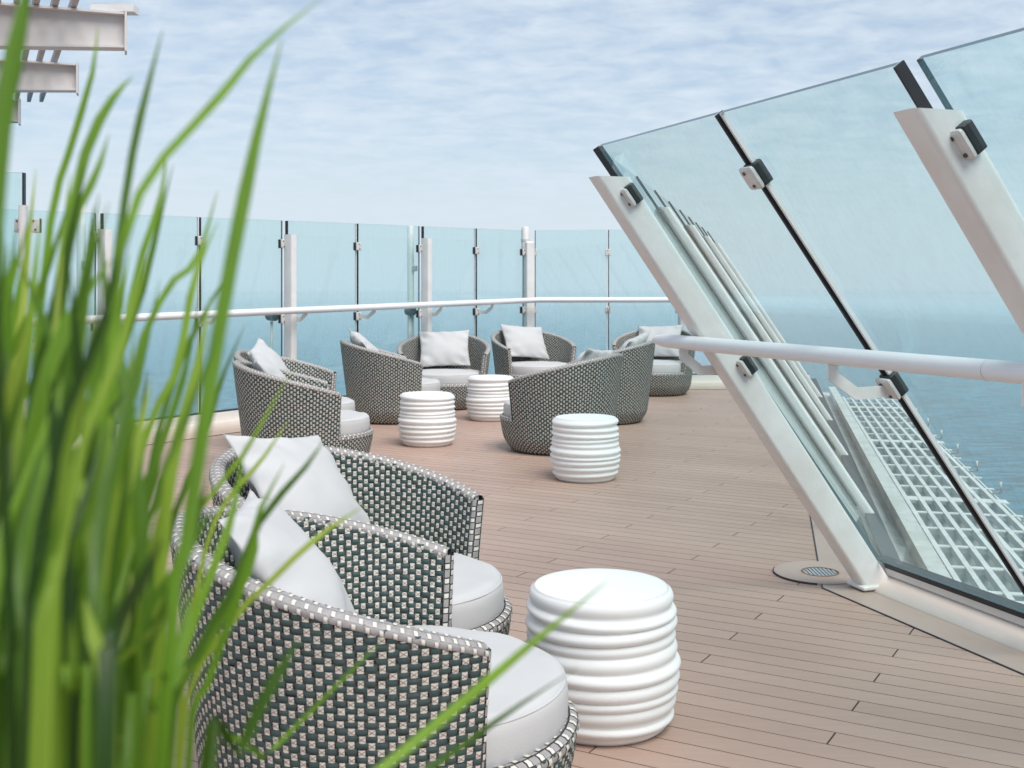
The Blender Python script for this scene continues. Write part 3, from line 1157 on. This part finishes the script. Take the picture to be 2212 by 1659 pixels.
def tip_fun(th):
    sg = 1 if th > math.pi else -1

    def f(s, l):
        h = float(rim_h(np.array(th)))
        z = SEAT - .01 + (h - SEAT + .006) * s
        r = float(r_out(np.array(z), np.array(th)))
        rad = Vector((math.cos(th), math.sin(th), 0)); tan = Vector((-math.sin(th), math.cos(th), 0)) * sg
        hw = TH / 2 + .004
        p = rad * (r - TH / 2 + hw * math.cos(l)) + tan * (.012 * math.sin(l)) + Vector((0, 0, z))
        return p, (rad * math.cos(l) + tan * math.sin(l)).normalized()
    return f


def seat_fun(s, l):
    th = float(tip1 + (2 * math.pi - (tip1 - tip0)) * s)
    r = float(r_out(np.array(SEAT), np.array(th)))
    rad = Vector((math.cos(th), math.sin(th), 0))
    rc = r - .022
    p = rad * (rc + .026 * math.cos(l)) + Vector((0, 0, SEAT - .012 + .020 * math.sin(l)))
    return p, (rad * math.cos(l) + Vector((0, 0, math.sin(l)))).normalized()


def tubeskin(fun, l0, l1, ns, nl, name, close=True):
    mb = MB()
    vs = [fun(i / ns, l0 + (l1 - l0) * j / nl)[0] for i in range(ns + 1) for j in range(nl + 1)]
    fs = [(i * (nl + 1) + j, (i + 1) * (nl + 1) + j, (i + 1) * (nl + 1) + j + 1, i * (nl + 1) + j + 1) for i in range(ns) for j in range(nl)]
    mb.add(vs, fs)
    return mb


ME = {}
ME['shell_out'] = shell_mesh('shell', tip0, tip1, .012, 1)
ME['shell_in'] = shell_mesh('inner_shell', tip0, tip1, SEAT - .03, -1)
ME['drum'] = shell_mesh('drum', tip1 - 2 * math.pi, tip0, .012, 1, 70, 8)
ME['weave_out'] = weave_mesh('outer_weave', float(tip0), float(tip1), .012, 1)
ME['weave_in'] = weave_mesh('inner_weave', float(tip0), float(tip1), SEAT - .02, -1)
ME['weave_drum'] = weave_mesh('drum_weave', float(tip1 - 2 * math.pi), float(tip0), .012, 1)
mb = tubeskin(rim_fun, -.5, math.pi + .5, 100, 10, 'rim')
ME['rim'] = mb.mesh('rim', [M['weave_grey']], True)
ME['rim_braid'] = lane_mesh('rim_braid', rim_fun, 5, 140, (-.45, math.pi + .45), [0, 1], (.56, .72)).mesh('rim_braid', [M['weave_grey'], M['weave_cream']], True)
for q, th in enumerate((tip0, tip1)):
    mb = MB()
    f = tip_fun(float(th))
    a = tubeskin(f, -.3, math.pi + .3, 12, 6, 'tip'); mb.add(a.v, a.f, 0)
    a = lane_mesh('t', f, 3, 15, (-.2, math.pi + .2), [1, 2], (.62, .72))
    o = len(mb.v); mb.v += a.v; mb.f += [tuple(i + o for i in fc) for fc in a.f]; mb.m += a.m
    ME['tip%d' % q] = mb.mesh('arm_edge', [M['backing'], M['weave_grey'], M['weave_cream']], True)
mb = tubeskin(seat_fun, -.6, math.pi, 60, 8, 's')
a = lane_mesh('t', seat_fun, 3, 48, (-.5, 2.4), [1, 2], (.62, .76))
o = len(mb.v); mb.v += a.v; mb.f += [tuple(i + o for i in fc) for fc in a.f]; mb.m += a.m
ME['seat_rim'] = mb.mesh('seat_rim', [M['backing'], M['weave_grey'], M['weave_cream']], True)
mb = MB(); mb.lathe([(.39, SEAT - .03), (.39, SEAT - .025)], 40); ME['seat_board'] = mb.mesh('seat_board', M['backing'])
mb = MB(); mb.lathe([(.315, 0), (.335, .016)], 40); ME['foot_ring'] = mb.mesh('foot_ring', M['backing'])


def cushion_mesh():
    nth, prof = 72, []
    z0, z1 = SEAT - .022, .372
    zm, hz = (z0 + z1) / 2, (z1 - z0) / 2
    for q in range(19):
        a = -math.pi / 2 + math.pi * q / 18
        prof.append((-.055 + .055 * abs(math.cos(a)) ** .62, zm + hz * math.copysign(abs(math.sin(a)) ** .62, math.sin(a))))
    V, F = [], []
    rings = [('r', d, z) for d, z in prof] + [('s', f, z1 + (1 - f * f) * .014) for f in (.85, .7, .5, .3, .12)]
    for (k, d, z) in rings:
        for q in range(nth):
            th = 2 * math.pi * q / nth
            base = .385 + .050 * (max(0, math.cos(th)) ** 1.5)
            rr = base + d if k == 'r' else (base - .055) * d
            wob = .0035 * noise.noise(Vector((rr * 9 * math.cos(th), rr * 9 * math.sin(th), 2.0))) + .002 * math.sin(th * 11 + 1) * (1 if k == 'r' else 0)
            V.append((rr * math.cos(th), rr * math.sin(th), z + wob))
    nr = len(rings)
    for i in range(nr - 1):
        for q in range(nth):
            w = (q + 1) % nth
            F.append((i * nth + q, i * nth + w, (i + 1) * nth + w, (i + 1) * nth + q))
    F.append(tuple((nr - 1) * nth + q for q in range(nth)))
    F.append(tuple(range(nth - 1, -1, -1)))
    mb = MB(); mb.add(V, F)
    return mb.mesh('seat_cushion', M['fabric'], True)


ME['cushion'] = cushion_mesh()
mb = MB()
for (dd, zz) in ((-.010, .354), (-.008, .268)):
    pts = []
    for q in range(73):
        th = 2 * math.pi * q / 72
        base = .385 + .050 * (max(0, math.cos(th)) ** 1.5)
        pts.append(Vector(((base + dd + .002) * math.cos(th), (base + dd + .002) * math.sin(th), zz)))
    mb.tube(pts, .0032, 6, caps=False)
ME['piping'] = mb.mesh('piping', M['fabric'], True)


def pillow_mesh(seed, W=.54, Hh=.455, T=.082):
    n_, m_ = 44, 40
    rs = random.Random(seed)
    ph = [rs.uniform(0, 6.28) for _ in range(8)]
    V, F = [], []
    for side in (1, -1):
        for i in range(n_ + 1):
            for j in range(m_ + 1):
                a, b = -1 + 2 * i / n_, -1 + 2 * j / m_
                # pin-cushion outline: sides drawn in, corners out
                x = W / 2 * a * (1 - .075 * (1 - b * b))
                y = Hh / 2 * b * (1 - .075 * (1 - a * a))
                t = max(0, (1 - abs(a) ** 2.4)) ** .72 * max(0, (1 - abs(b) ** 2.4)) ** .72
                edge = (1 - t)
                # wrinkles run in from the edges and corners
                wr = .011 * edge * math.sin(11 * a + 3.0 * b + ph[0]) * (abs(b) ** 2) + .011 * edge * math.sin(12 * b + 2.5 * a + ph[1]) * (abs(a) ** 2)
                wr += .007 * math.sin(7 * (a + b) + ph[2]) * max(0, abs(a * b) - .15) * 3
                wr += .012 * noise.noise(Vector((a * 1.6 + ph[3], b * 1.6 + ph[4], side * 3.0)))
                wr -= .020 * math.exp(-((a * .8 + .25 * b) / .16) ** 2) * max(0, b) * (1 if side > 0 else 0) * (.4 + .6 * math.sin(ph[5]) ** 2)
                z = side * (T * t + wr * min(1, t * 3))
                V.append((x, y, z))
        o = 0 if side == 1 else (n_ + 1) * (m_ + 1)
        for i in range(n_):
            for j in range(m_):
                q = (o + i * (m_ + 1) + j, o + (i + 1) * (m_ + 1) + j, o + (i + 1) * (m_ + 1) + j + 1, o + i * (m_ + 1) + j + 1)
                F.append(q if side == 1 else q[::-1])
    me = bpy.data.meshes.new('pillow')
    bm = bmesh.new()
    vv = [bm.verts.new(p) for p in V]
    for f in F: bm.faces.new([vv[i] for i in f])
    bmesh.ops.remove_doubles(bm, verts=bm.verts, dist=1e-5)
    bm.to_mesh(me); bm.free()
    me.materials.append(M['fabric'])
    me.polygons.foreach_set('use_smooth', [True] * len(me.polygons))
    return me


PIL = [pillow_mesh(s) for s in (1, 2, 3, 4)]

GC = 'woven tub chairs on the deck'
GPL = 'grey scatter cushions in the chairs'


def chair(x, y, face, label):
    r_ = empty('tub_chair', (x, y, 0), R(face), label=label, cat='chair', group=GC)
    sh = link('back_shell', ME['shell_out'], r_)
    tag(link('outer_weave', ME['weave_out'], sh), kind='stuff')
    tag(link('inner_weave', ME['weave_in'], sh), kind='stuff')
    link('inner_lining', ME['shell_in'], sh)
    rm = link('rim', ME['rim'], r_)
    tag(link('rim_braid', ME['rim_braid'], rm), kind='stuff')
    link('arm_edge', ME['tip0'], r_)
    link('arm_edge', ME['tip1'], r_)
    dm = link('drum', ME['drum'], r_)
    tag(link('drum_weave', ME['weave_drum'], dm), kind='stuff')
    link('drum_rim', ME['seat_rim'], dm)
    link('seat_board', ME['seat_board'], dm)
    link('foot_ring', ME['foot_ring'], dm)
    sc_ = link('seat_cushion', ME['cushion'], r_)
    tag(link('piping', ME['piping'], sc_), kind='stuff')
    return r_


def pillow(ch, k, label, roll=0, yaw=0, xb=-.085, lean=37, side=0, lift=0):
    """square cushion standing on the seat and leaning on the chair back"""
    o = link('scatter_cushion', PIL[k])
    tag(o, label, 'cushion', GPL)
    ln = R(lean)
    # local pillow axes: x = width, y = height, z = front
    up = Vector((-math.sin(ln), 0, math.cos(ln)))
    fr = Vector((math.cos(ln), 0, math.sin(ln)))
    wd = up.cross(fr)
    Mx = Matrix((wd, up, fr)).transposed().to_4x4()
    rot = Matrix.Rotation(R(yaw), 4, 'Z') @ Mx @ Matrix.Rotation(R(roll), 4, 'Z')
    half = .228 * (abs(math.cos(R(roll))) + abs(math.sin(R(roll))) * 1.1)
    c = Vector((xb, side, .388 + lift)) + up * half + fr * 0.02
    c = Matrix.Rotation(R(yaw), 3, 'Z') @ c
    o.matrix_world = Matrix.Translation(ch.location) @ Matrix.Rotation(ch.rotation_euler.z, 4, 'Z') @ Matrix.Translation(c) @ rot
    return o


CH = [
    (-.30, 2.76, 8, 'nearest woven tub chair, cut by the bottom edge, behind the grass', 0, dict(roll=-4), 'pale grey cushion in the nearest chair'),
    (-.455, 3.69, -24, 'woven tub chair directly behind the nearest chair, turned to the camera', 1, dict(roll=-9, yaw=6), 'pale grey cushion in the second nearest chair'),
    (-1.42, 8.00, 14, 'woven tub chair at the far left of the group, nearer of that pair', 2, dict(roll=8), 'cushion barely showing over the back of the left pair\'s nearer chair'),
    (-1.66, 9.02, -4, 'woven tub chair hidden behind the far left chair, against the glass', 3, dict(roll=12, side=.05), 'cushion tilted in the rear chair of the left pair'),
    (-1.10, 10.78, 14, 'woven tub chair seen from its side behind the left white stool', 0, dict(roll=15), 'cushion tip showing over the side-turned chair behind the left stool'),
    (-.70, 11.90, -88, 'woven tub chair facing the camera, third post behind it', 1, dict(roll=2), 'grey cushion upright in the chair facing the camera before the third post'),
    (.25, 13.02, -62, 'woven tub chair before the corner post, facing right', 2, dict(roll=-6), 'grey cushion in the chair before the corner post'),
    (1.63, 13.30, -112, 'woven tub chair farthest right, half hidden by the handrail end', 3, dict(roll=3), 'grey cushion in the chair behind the handrail end'),
    (.83, 10.72, 158, 'woven tub chair with its tall back to the right, behind another chair', 0, dict(roll=-10, side=-.06), 'cushion leaning in the tall-backed chair right of centre'),
    (.36, 8.92, 150, 'woven tub chair seen from behind, next to the front white stool', 1, dict(roll=6), 'cushion top edge showing over the chair behind the front stool'),
]
for (x, y, fa, lab, pk, kw, plab) in CH:
    c = chair(x, y, fa, lab)
    pillow(c, pk, plab, **kw)


# ------------------------------------------------------------------ ribbed white stools
def stool_mesh(seed, sharp):
    rs = random.Random(seed)
    HT, n_, nz = .405, 72, 150
    cr = []
    z = .028
    while z < HT - .012:
        h = rs.uniform(.026, .052)
        cr.append([z, h, rs.uniform(.008, .016), rs.uniform(0, 6.28), rs.uniform(.002, .007)])
        z += h
    sc_ = (HT - .028) / (z - .028)
    for c in cr:
        c[0] = .028 + (c[0] - .028) * sc_; c[1] *= sc_
    V, F = [], []

    def rad(zz, th):
        base = .184 + .040 * math.sin(math.pi * min(1, max(0, (zz + .02) / .43)) ** .86) ** .9
        if zz > .28: base += .020 * (zz - .28) / .125
        a = 0
        zw = zz
        for (cz, h, am, ph, wob) in cr:
            zq = zw + wob * math.sin(th + ph)
            if cz <= zq < cz + h:
                f = (zq - cz) / h
                a = am * (math.sin(math.pi * f) ** sharp)
                break
        return base + a - .006
    prof = [i / nz for i in range(nz + 1)]
    for f in prof:
        zz = HT * f
        for q in range(n_):
            th = 2 * math.pi * q / n_
            r = rad(min(zz, HT - .004), th)
            if zz > HT - .008: r -= (zz - HT + .008) * .8
            if zz < .012: r -= (.012 - zz) * .9
            V.append((r * math.cos(th), r * math.sin(th), zz))
    for i in range(nz):
        for q in range(n_):
            w = (q + 1) % n_
            F.append((i * n_ + q, i * n_ + w, (i + 1) * n_ + w, (i + 1) * n_ + q))
    mb = MB(); mb.add(V, F)
    me = mb.mesh('ribbed_body', M['stool'], True)
    top = MB()
    rt = [rad(HT - .004, 2 * math.pi * q / n_) - .0064 for q in range(n_)]
    vs = [(0, 0, HT + .0012)]
    for (fr_, dz_) in ((.5, .0012), (.97, .0010), (.995, .0002), (1.0, -.0015)):
        vs += [(rt[q] * fr_ * math.cos(2 * math.pi * q / n_), rt[q] * fr_ * math.sin(2 * math.pi * q / n_), HT + dz_) for q in range(n_)]
    fs = [(0, 1 + q, 1 + (q + 1) % n_) for q in range(n_)]
    for k in range(3):
        for q in range(n_):
            w = (q + 1) % n_
            fs.append((1 + k * n_ + q, 1 + (k + 1) * n_ + q, 1 + (k + 1) * n_ + w, 1 + k * n_ + w))
    top.add(vs, fs)
    mt = top.mesh('top', M['stool'], True)
    return me, mt


ST = [stool_mesh(3, .85), stool_mesh(11, 1.35)]
for (x, y, k, rz, lab) in ((.262, 3.405, 0, 20, 'large ribbed white stool in the foreground beside the nearest chair'),
                           (.48, 7.59, 1, 80, 'ribbed white stool in front of the chair seen from behind'),
                           (-.672, 9.18, 1, 200, 'ribbed white stool on the left before the side-turned chair'),
                           (-.20, 10.82, 1, 300, 'farthest ribbed white stool, between chairs facing the camera')):
    r_ = empty('ribbed_stool', (x, y, 0), R(rz), label=lab, cat='stool', group='ribbed white stools')
    link('body', ST[k][0], r_)
    link('top', ST[k][1], r_)

# ------------------------------------------------------------------ planter and tall grass in the foreground
PB = Vector((-.27, .56, 0))
pt = empty('planter', PB, label='white planter box holding the tall grass, below the frame', cat='planter')
MB().cbox((0, 0, .29), Vector((.34, 0, 0)), Vector((0, .19, 0)), Vector((0, 0, .29)), .012).build('box', M['planter'], pt, angle=40)
MB().cbox((0, 0, .583), Vector((.32, 0, 0)), Vector((0, .17, 0)), Vector((0, 0, .006)), .003).build('soil', M['soil'], pt)
gp = empty('grass_plant', PB + Vector((0, 0, .589)), label='tall blurred green grass filling the left foreground', cat='plant')
PIVOT = PB + Vector((0, 0, .589))


def bez(pts, n_):
    """Catmull-Rom through the points"""
    out = []
    p = [pts[0] * 2 - pts[1]] + pts + [pts[-1] * 2 - pts[-2]]
    segs = len(pts) - 1
    for i in range(n_ + 1):
        f = i / n_ * segs
        k = min(int(f), segs - 1); f -= k
        a, b, c, d = p[k], p[k + 1], p[k + 2], p[k + 3]
        out.append(.5 * ((2 * b) + (c - a) * f + (2 * a - 5 * b + 4 * c - d) * f * f + (3 * b - a - 3 * c + d) * f ** 3))
    return out


def blade(pts, w, twist, tipf=.25):
    cv = bez(pts, 12)
    mb = MB()
    vs, fs = [], []
    n_ = len(cv)
    for i, p in enumerate(cv):
        f = i / (n_ - 1)
        t = (cv[min(i + 1, n_ - 1)] - cv[max(i - 1, 0)]).normalized()
        a = twist + .5 * f
        s0 = Vector((math.cos(a), math.sin(a), 0))
        s0 = (s0 - t * s0.dot(t)).normalized()
        nn = t.cross(s0)
        ww = w / 2 * min(1, (1 - f) / tipf + .06) * (.75 + .5 * min(1, f * 3) * .5)
        vs += [p - s0 * ww + nn * ww * .35, p, p + s0 * ww + nn * ww * .35]
    for i in range(n_ - 1):
        o = i * 3
        fs += [(o, o + 1, o + 4, o + 3), (o + 1, o + 2, o + 5, o + 4)]
    mb.add([v - PIVOT for v in vs], fs)
    return mb.build('blade', M['blade'], gp, True)


def root_pt(u, d):
    x = (u - 1106) / 2500 * d
    x = min(max(x, PB.x - .30), PB.x + .30)
    y = min(max(d, PB.y - .16), PB.y + .16)
    return Vector((PB.x + (x - PB.x) * .8, PB.y + (y - PB.y) * .8, .583))


def hand(uv, d, w, d2=None, ub=None):
    """blade through view points given from low to high at depths d..d2"""
    d2 = d if d2 is None else d2
    d, d2, w = d * .74, d2 * .74, w * .84
    k = len(uv)
    pts = [P(u, v, d + (d2 - d) * i / max(1, k - 1)) for i, (u, v) in enumerate(uv)]
    rp = root_pt(uv[0][0] if ub is None else ub, d)
    blade([rp] + pts, w, random.uniform(-.5, .5))


hand([(150, 1659), (225, 900), (262, 520), (345, 348), (450, 235), (560, 105), (700, -8)], .62, .0052, .68)
hand([(345, 1659), (400, 1180), (448, 860), (500, 560), (556, 290), (610, 82)], .60, .0070, .66)
hand([(110, 1659), (190, 1000), (250, 560), (285, 330), (318, 190), (352, 62)], .70, .0048, .76)
hand([(-40, 1659), (-40, 900), (-10, 330), (30, 120), (72, -40)], .58, .0095, .60)
hand([(-60, 1300), (-20, 600), (10, 250), (45, 60), (60, -60)], .55, .0085, .58)
hand([(60, 1659), (100, 1000), (140, 560), (185, 330), (245, 210), (288, 165)], .75, .0060, .80)
hand([(30, 1659), (70, 900), (110, 480), (150, 330), (200, 160), (212, 50)], .85, .0050, .9)
hand([(90, 1659), (120, 900), (150, 520), (210, 370), (235, 290)], .75, .0050, .8)
hand([(180, 1659), (230, 1000), (290, 620), (345, 440), (362, 320)], .82, .0048, .88)
hand([(210, 1659), (270, 900), (350, 640), (425, 560), (470, 410)], .84, .0045, .9)
hand([(240, 1659), (300, 1000), (380, 800), (420, 600), (470, 480)], .80, .0048, .85)
hand([(260, 1659), (310, 1100), (370, 840), (430, 700), (510, 560)], .84, .0042, .9)
hand([(300, 1659), (370, 1150), (440, 960), (480, 820), (530, 700)], .90, .0042, .95)
hand([(380, 1659), (420, 1300), (470, 1110), (560, 1000), (625, 905)], .95, .0040, 1.0)
hand([(330, 1700), (400, 1400), (460, 1230), (500, 1120), (530, 960)], .75, .0055, .8)
hand([(350, 1700), (420, 1420), (500, 1280), (560, 1130), (660, 1010), (700, 950)], .80, .0050, .86)
hand([(360, 1700), (430, 1430), (540, 1230), (555, 1120), (615, 1000)], .82, .0046, .86)
hand([(380, 1700), (470, 1390), (600, 1240), (700, 1150), (790, 1090)], .84, .0042, .9)
hand([(400, 1720), (440, 1500), (500, 1330), (545, 1180), (560, 1090)], .78, .0050, .8)
hand([(440, 1760), (510, 1640), (560, 1530), (610, 1440), (648, 1380)], .62, .0062, .64)
hand([(560, 1880), (700, 1760), (830, 1655), (960, 1550), (1150, 1390), (1312, 1255)], .66, .0055, .74, ub=400)
hand([(700, 1850), (830, 1720), (960, 1640), (1100, 1540), (1252, 1440)], .70, .0042, .78, ub=420)
hand([(420, 1700), (560, 1640), (640, 1570), (760, 1450), (830, 1380)], .85, .0040, .9)
hand([(-20, 1659), (30, 1150), (90, 840), (150, 690), (240, 560)], .62, .0085, .66)
hand([(250, 1700), (215, 1250), (190, 960), (120, 760), (40, 560)], .66, .0080, .7)
hand([(330, 1659), (345, 1250), (372, 1000), (420, 820), (455, 640)], .72, .0070, .76)
hand([(300, 1659), (310, 1250), (280, 900), (240, 700), (215, 500)], .70, .0075, .74)
rb = random.Random(21)
for i in range(215):
    d = rb.uniform(.50, .88) if i < 165 else rb.uniform(.78, .95)
    ub = rb.uniform(-170, 315) if i % 3 else rb.uniform(-170, 200)
    hgt = rb.random()
    vt = 330 + 950 * hgt ** .75 + max(0, ub - 80) * 1.3
    lean = rb.gauss(45, 85) + (1650 - vt) * .07
    ut = ub + lean
    um = ub + lean * rb.uniform(.15, .4)
    vm = 1700 + (vt - 1700) * .55
    bow = rb.gauss(0, 18)
    hand([(ub, 1760), (um + bow, vm), ((um + ut) / 2 + bow * .6 + lean * .06, vm + (vt - vm) * .55), (ut, vt)], d, rb.uniform(.0030, .0075), d + rb.uniform(-.04, .08))

# ------------------------------------------------------------------ haze over the sea
hz = bpy.data.materials.new('sea_haze')
hz.use_nodes = True
hn = hz.node_tree.nodes
hn.remove(hn['Principled BSDF'])
pv = hn.new('ShaderNodeVolumePrincipled')
pv.inputs['Color'].default_value = (.985, .995, 1, 1)
pv.inputs['Density'].default_value = .00034
pv.inputs['Anisotropy'].default_value = 0
hz.node_tree.links.new(pv.outputs[0], hn['Material Output'].inputs['Volume'])
mb = MB()
TOP = 3.6 + 14.1 * math.sin(R(.6)) + .2
mb.box((0, 5000, (SEA_Z - 1 + TOP) / 2), (14100, 0, 0), (0, 9100, 0), (0, 0, (TOP - SEA_Z + 1) / 2))
hb = mb.build('haze', hz)
hb.rotation_euler.x = R(-.60)
tag(hb, 'pale sea haze', None, kind='stuff')
